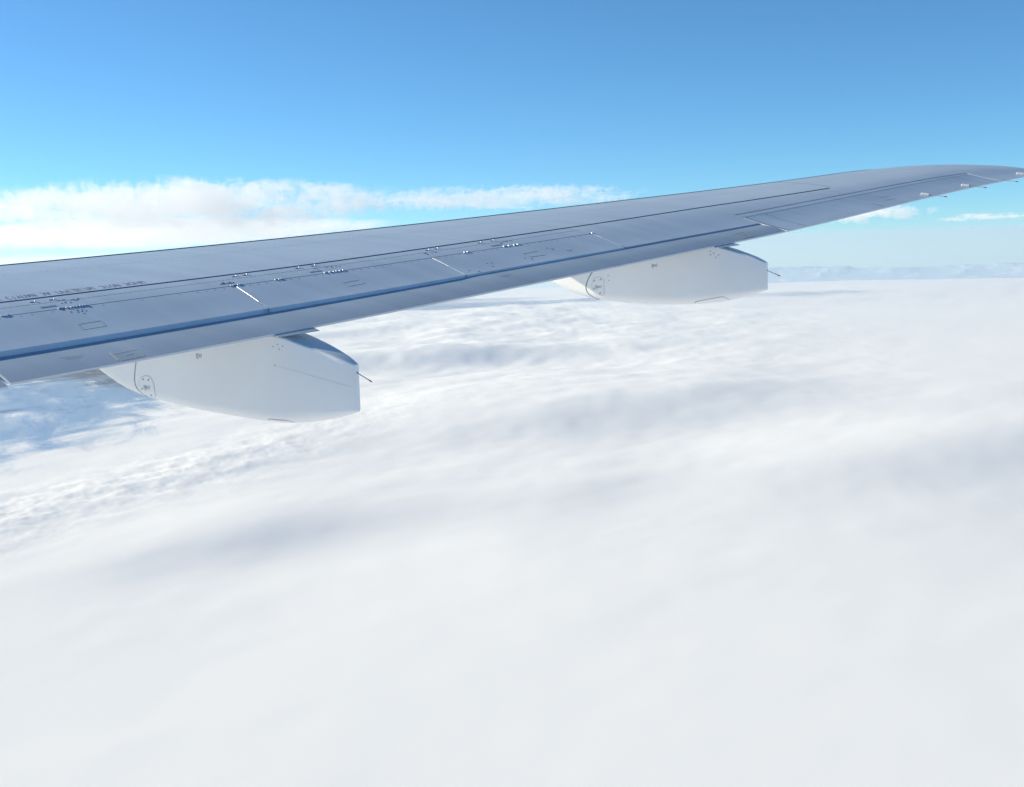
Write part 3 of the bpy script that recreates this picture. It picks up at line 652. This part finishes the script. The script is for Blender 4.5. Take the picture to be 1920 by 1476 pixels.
dots(f1, b1, [(-4.875, -.525), (-4.843, -.512), (-4.805, -.521), (-4.833, -.539), (-4.875, -.631)], .0035, M_PRINTL)
f1.line('drain_streak', b1, [smooth_poly([(-4.87, -.633), (-4.66, -.675), (-4.37, -.742)])], .0026, M_STREAK)
f1.line('panel_joint', b1, [[(-5.0, -.958), (-4.97, -.949), (-4.84, -.951), (-4.80, -.962)]], .004, M_PRINTL)
rod('static_discharger', (-4.352, 4.55, -.664), (-4.243, 4.55, -.710), .0028, b1)
f2 = Fairing(8.20, [(-6.45, -.02), (-6.1, -.10), (-5.75, -.20), (-5.471, -.318), (-5.306, -.393), (-5.121, -.451), (-4.836, -.489), (-4.586, -.504), (-4.345, -.509), (-4.111, -.504), (-3.89, -.483), (-3.681, -.439), (-3.537, -.398)],
             [(-6.45, .02), (-5.0, .0), (-4.3, -.02), (-4.05, -.035), (-3.94, -.055), (-3.88, -.068), (-3.753, -.106), (-3.634, -.146), (-3.537, -.188)], [(x + .81, y) for x, y in HW])
b2 = f2.build(); b2['label'] = 'smaller white fairing farther out under the flap'
f2.line('seam', b2, [smooth_poly([(-5.0, -.21), (-5.025, -.243), (-5.064, -.295), (-5.092, -.361), (-5.077, -.414), (-5.026, -.458), (-4.99, -.466)])], .0065, M_PRINT)
access(f2, b2, [(-5.001, -.289), (-4.955, -.283), (-4.918, -.303), (-4.915, -.36), (-4.916, -.418), (-4.936, -.432), (-4.988, -.423), (-5.022, -.392), (-5.030, -.335)], '544BB', -4.971, -.362, [(-5.005, -.312), (-4.945, -.302), (-5.012, -.378), (-4.955, -.415)])
mirrored_text(f2, b2, '544B', -4.44, -.195, .0135, .022, .0030, M_PRINTL)
dots(f2, b2, [(-3.957, -.093), (-3.953, -.121), (-3.928, -.11), (-3.915, -.142), (-3.89, -.123), (-4.87, -.27), (-4.865, -.31)], .004, M_PRINTL)
f2.line('panel_joint', b2, [smooth_poly([(-4.11, -.496), (-4.102, -.488), (-4.084, -.481), (-3.98, -.462), (-3.88, -.446), (-3.856, -.452), (-3.833, -.470)])], .004, M_PRINTL)
rod('static_discharger', (-3.546, 8.20, -.246), (-3.435, 8.20, -.292), .0032, b2)
# small plates carrying the flap edge over each fairing
for w0, w1 in ((4.395, 4.640), (8.055, 8.275)):
    rings = []
    for w in np.linspace(w0, w1, 6):
        z = float(_sm(w, ZT)); k = (w - w0) / (w1 - w0)
        rings.append([(X0 + TAN * w + NX * s, w + NY * s, z + q) for s, q in ((.012, -.004), (-.048 - .022 * k, -.017 - .006 * k), (-.048 - .022 * k, -.020 - .006 * k), (.012, -.010))])
    part(loft('edge_plate', rings, M_FLAP_SHADE))

# ------------------------------------------------------------------ static dischargers on the outer trailing edge
ME_POD = box_mesh('discharger_mount', .075, .020, .022, M_WHT)
for w, v, ww in ((11.05, -.78, 1), (11.756, -.77, 1), (12.88, -.48, 1)):
    M = frame_at(w, v, .010); p = M.translation
    Ms = Matrix.Translation(p) @ Matrix.Rotation(math.radians(10), 4, 'Y') @ Matrix.Rotation(math.radians(6), 4, 'Z')
    m_ = place('discharger_mount', ME_POD, Ms)
    r_ = rod('static_discharger', (p.x + .04, p.y, p.z - .006), (p.x + .20, p.y - .01, p.z - .034), .0032, wing)
r_ = rod('static_discharger', tuple(surf(12.40, -.95, .0)), tuple(surf(12.40, -.95, .0) + np.array([.15, -.01, -.025])), .0032, wing)

# ------------------------------------------------------------------ hazy air from the sea up to just above the wing
def haze_mat():
    m, nt, out = new_mat('haze_air')
    v = N(nt, 'ShaderNodeVolumePrincipled'); v.inputs['Color'].default_value = (0.82, 0.92, 1.0, 1); v.inputs['Density'].default_value = 4.6e-6; v.inputs['Anisotropy'].default_value = 0.45
    nt.links.new(v.outputs[0], out.inputs['Volume']); return m
bm = bmesh.new(); bmesh.ops.create_cube(bm, size=1.0)
for v in bm.verts: v.co = (v.co.x * 600000.0, v.co.y * 600000.0, 450.0 if v.co.z > 0 else -SEA_H - 300000.0 ** 2 / (2 * R_EARTH) - 2000.0)
me = bpy.data.meshes.new('haze'); bm.to_mesh(me); bm.free(); me.materials.append(haze_mat())
tag(link(bpy.data.objects.new('haze', me)), kind='stuff')
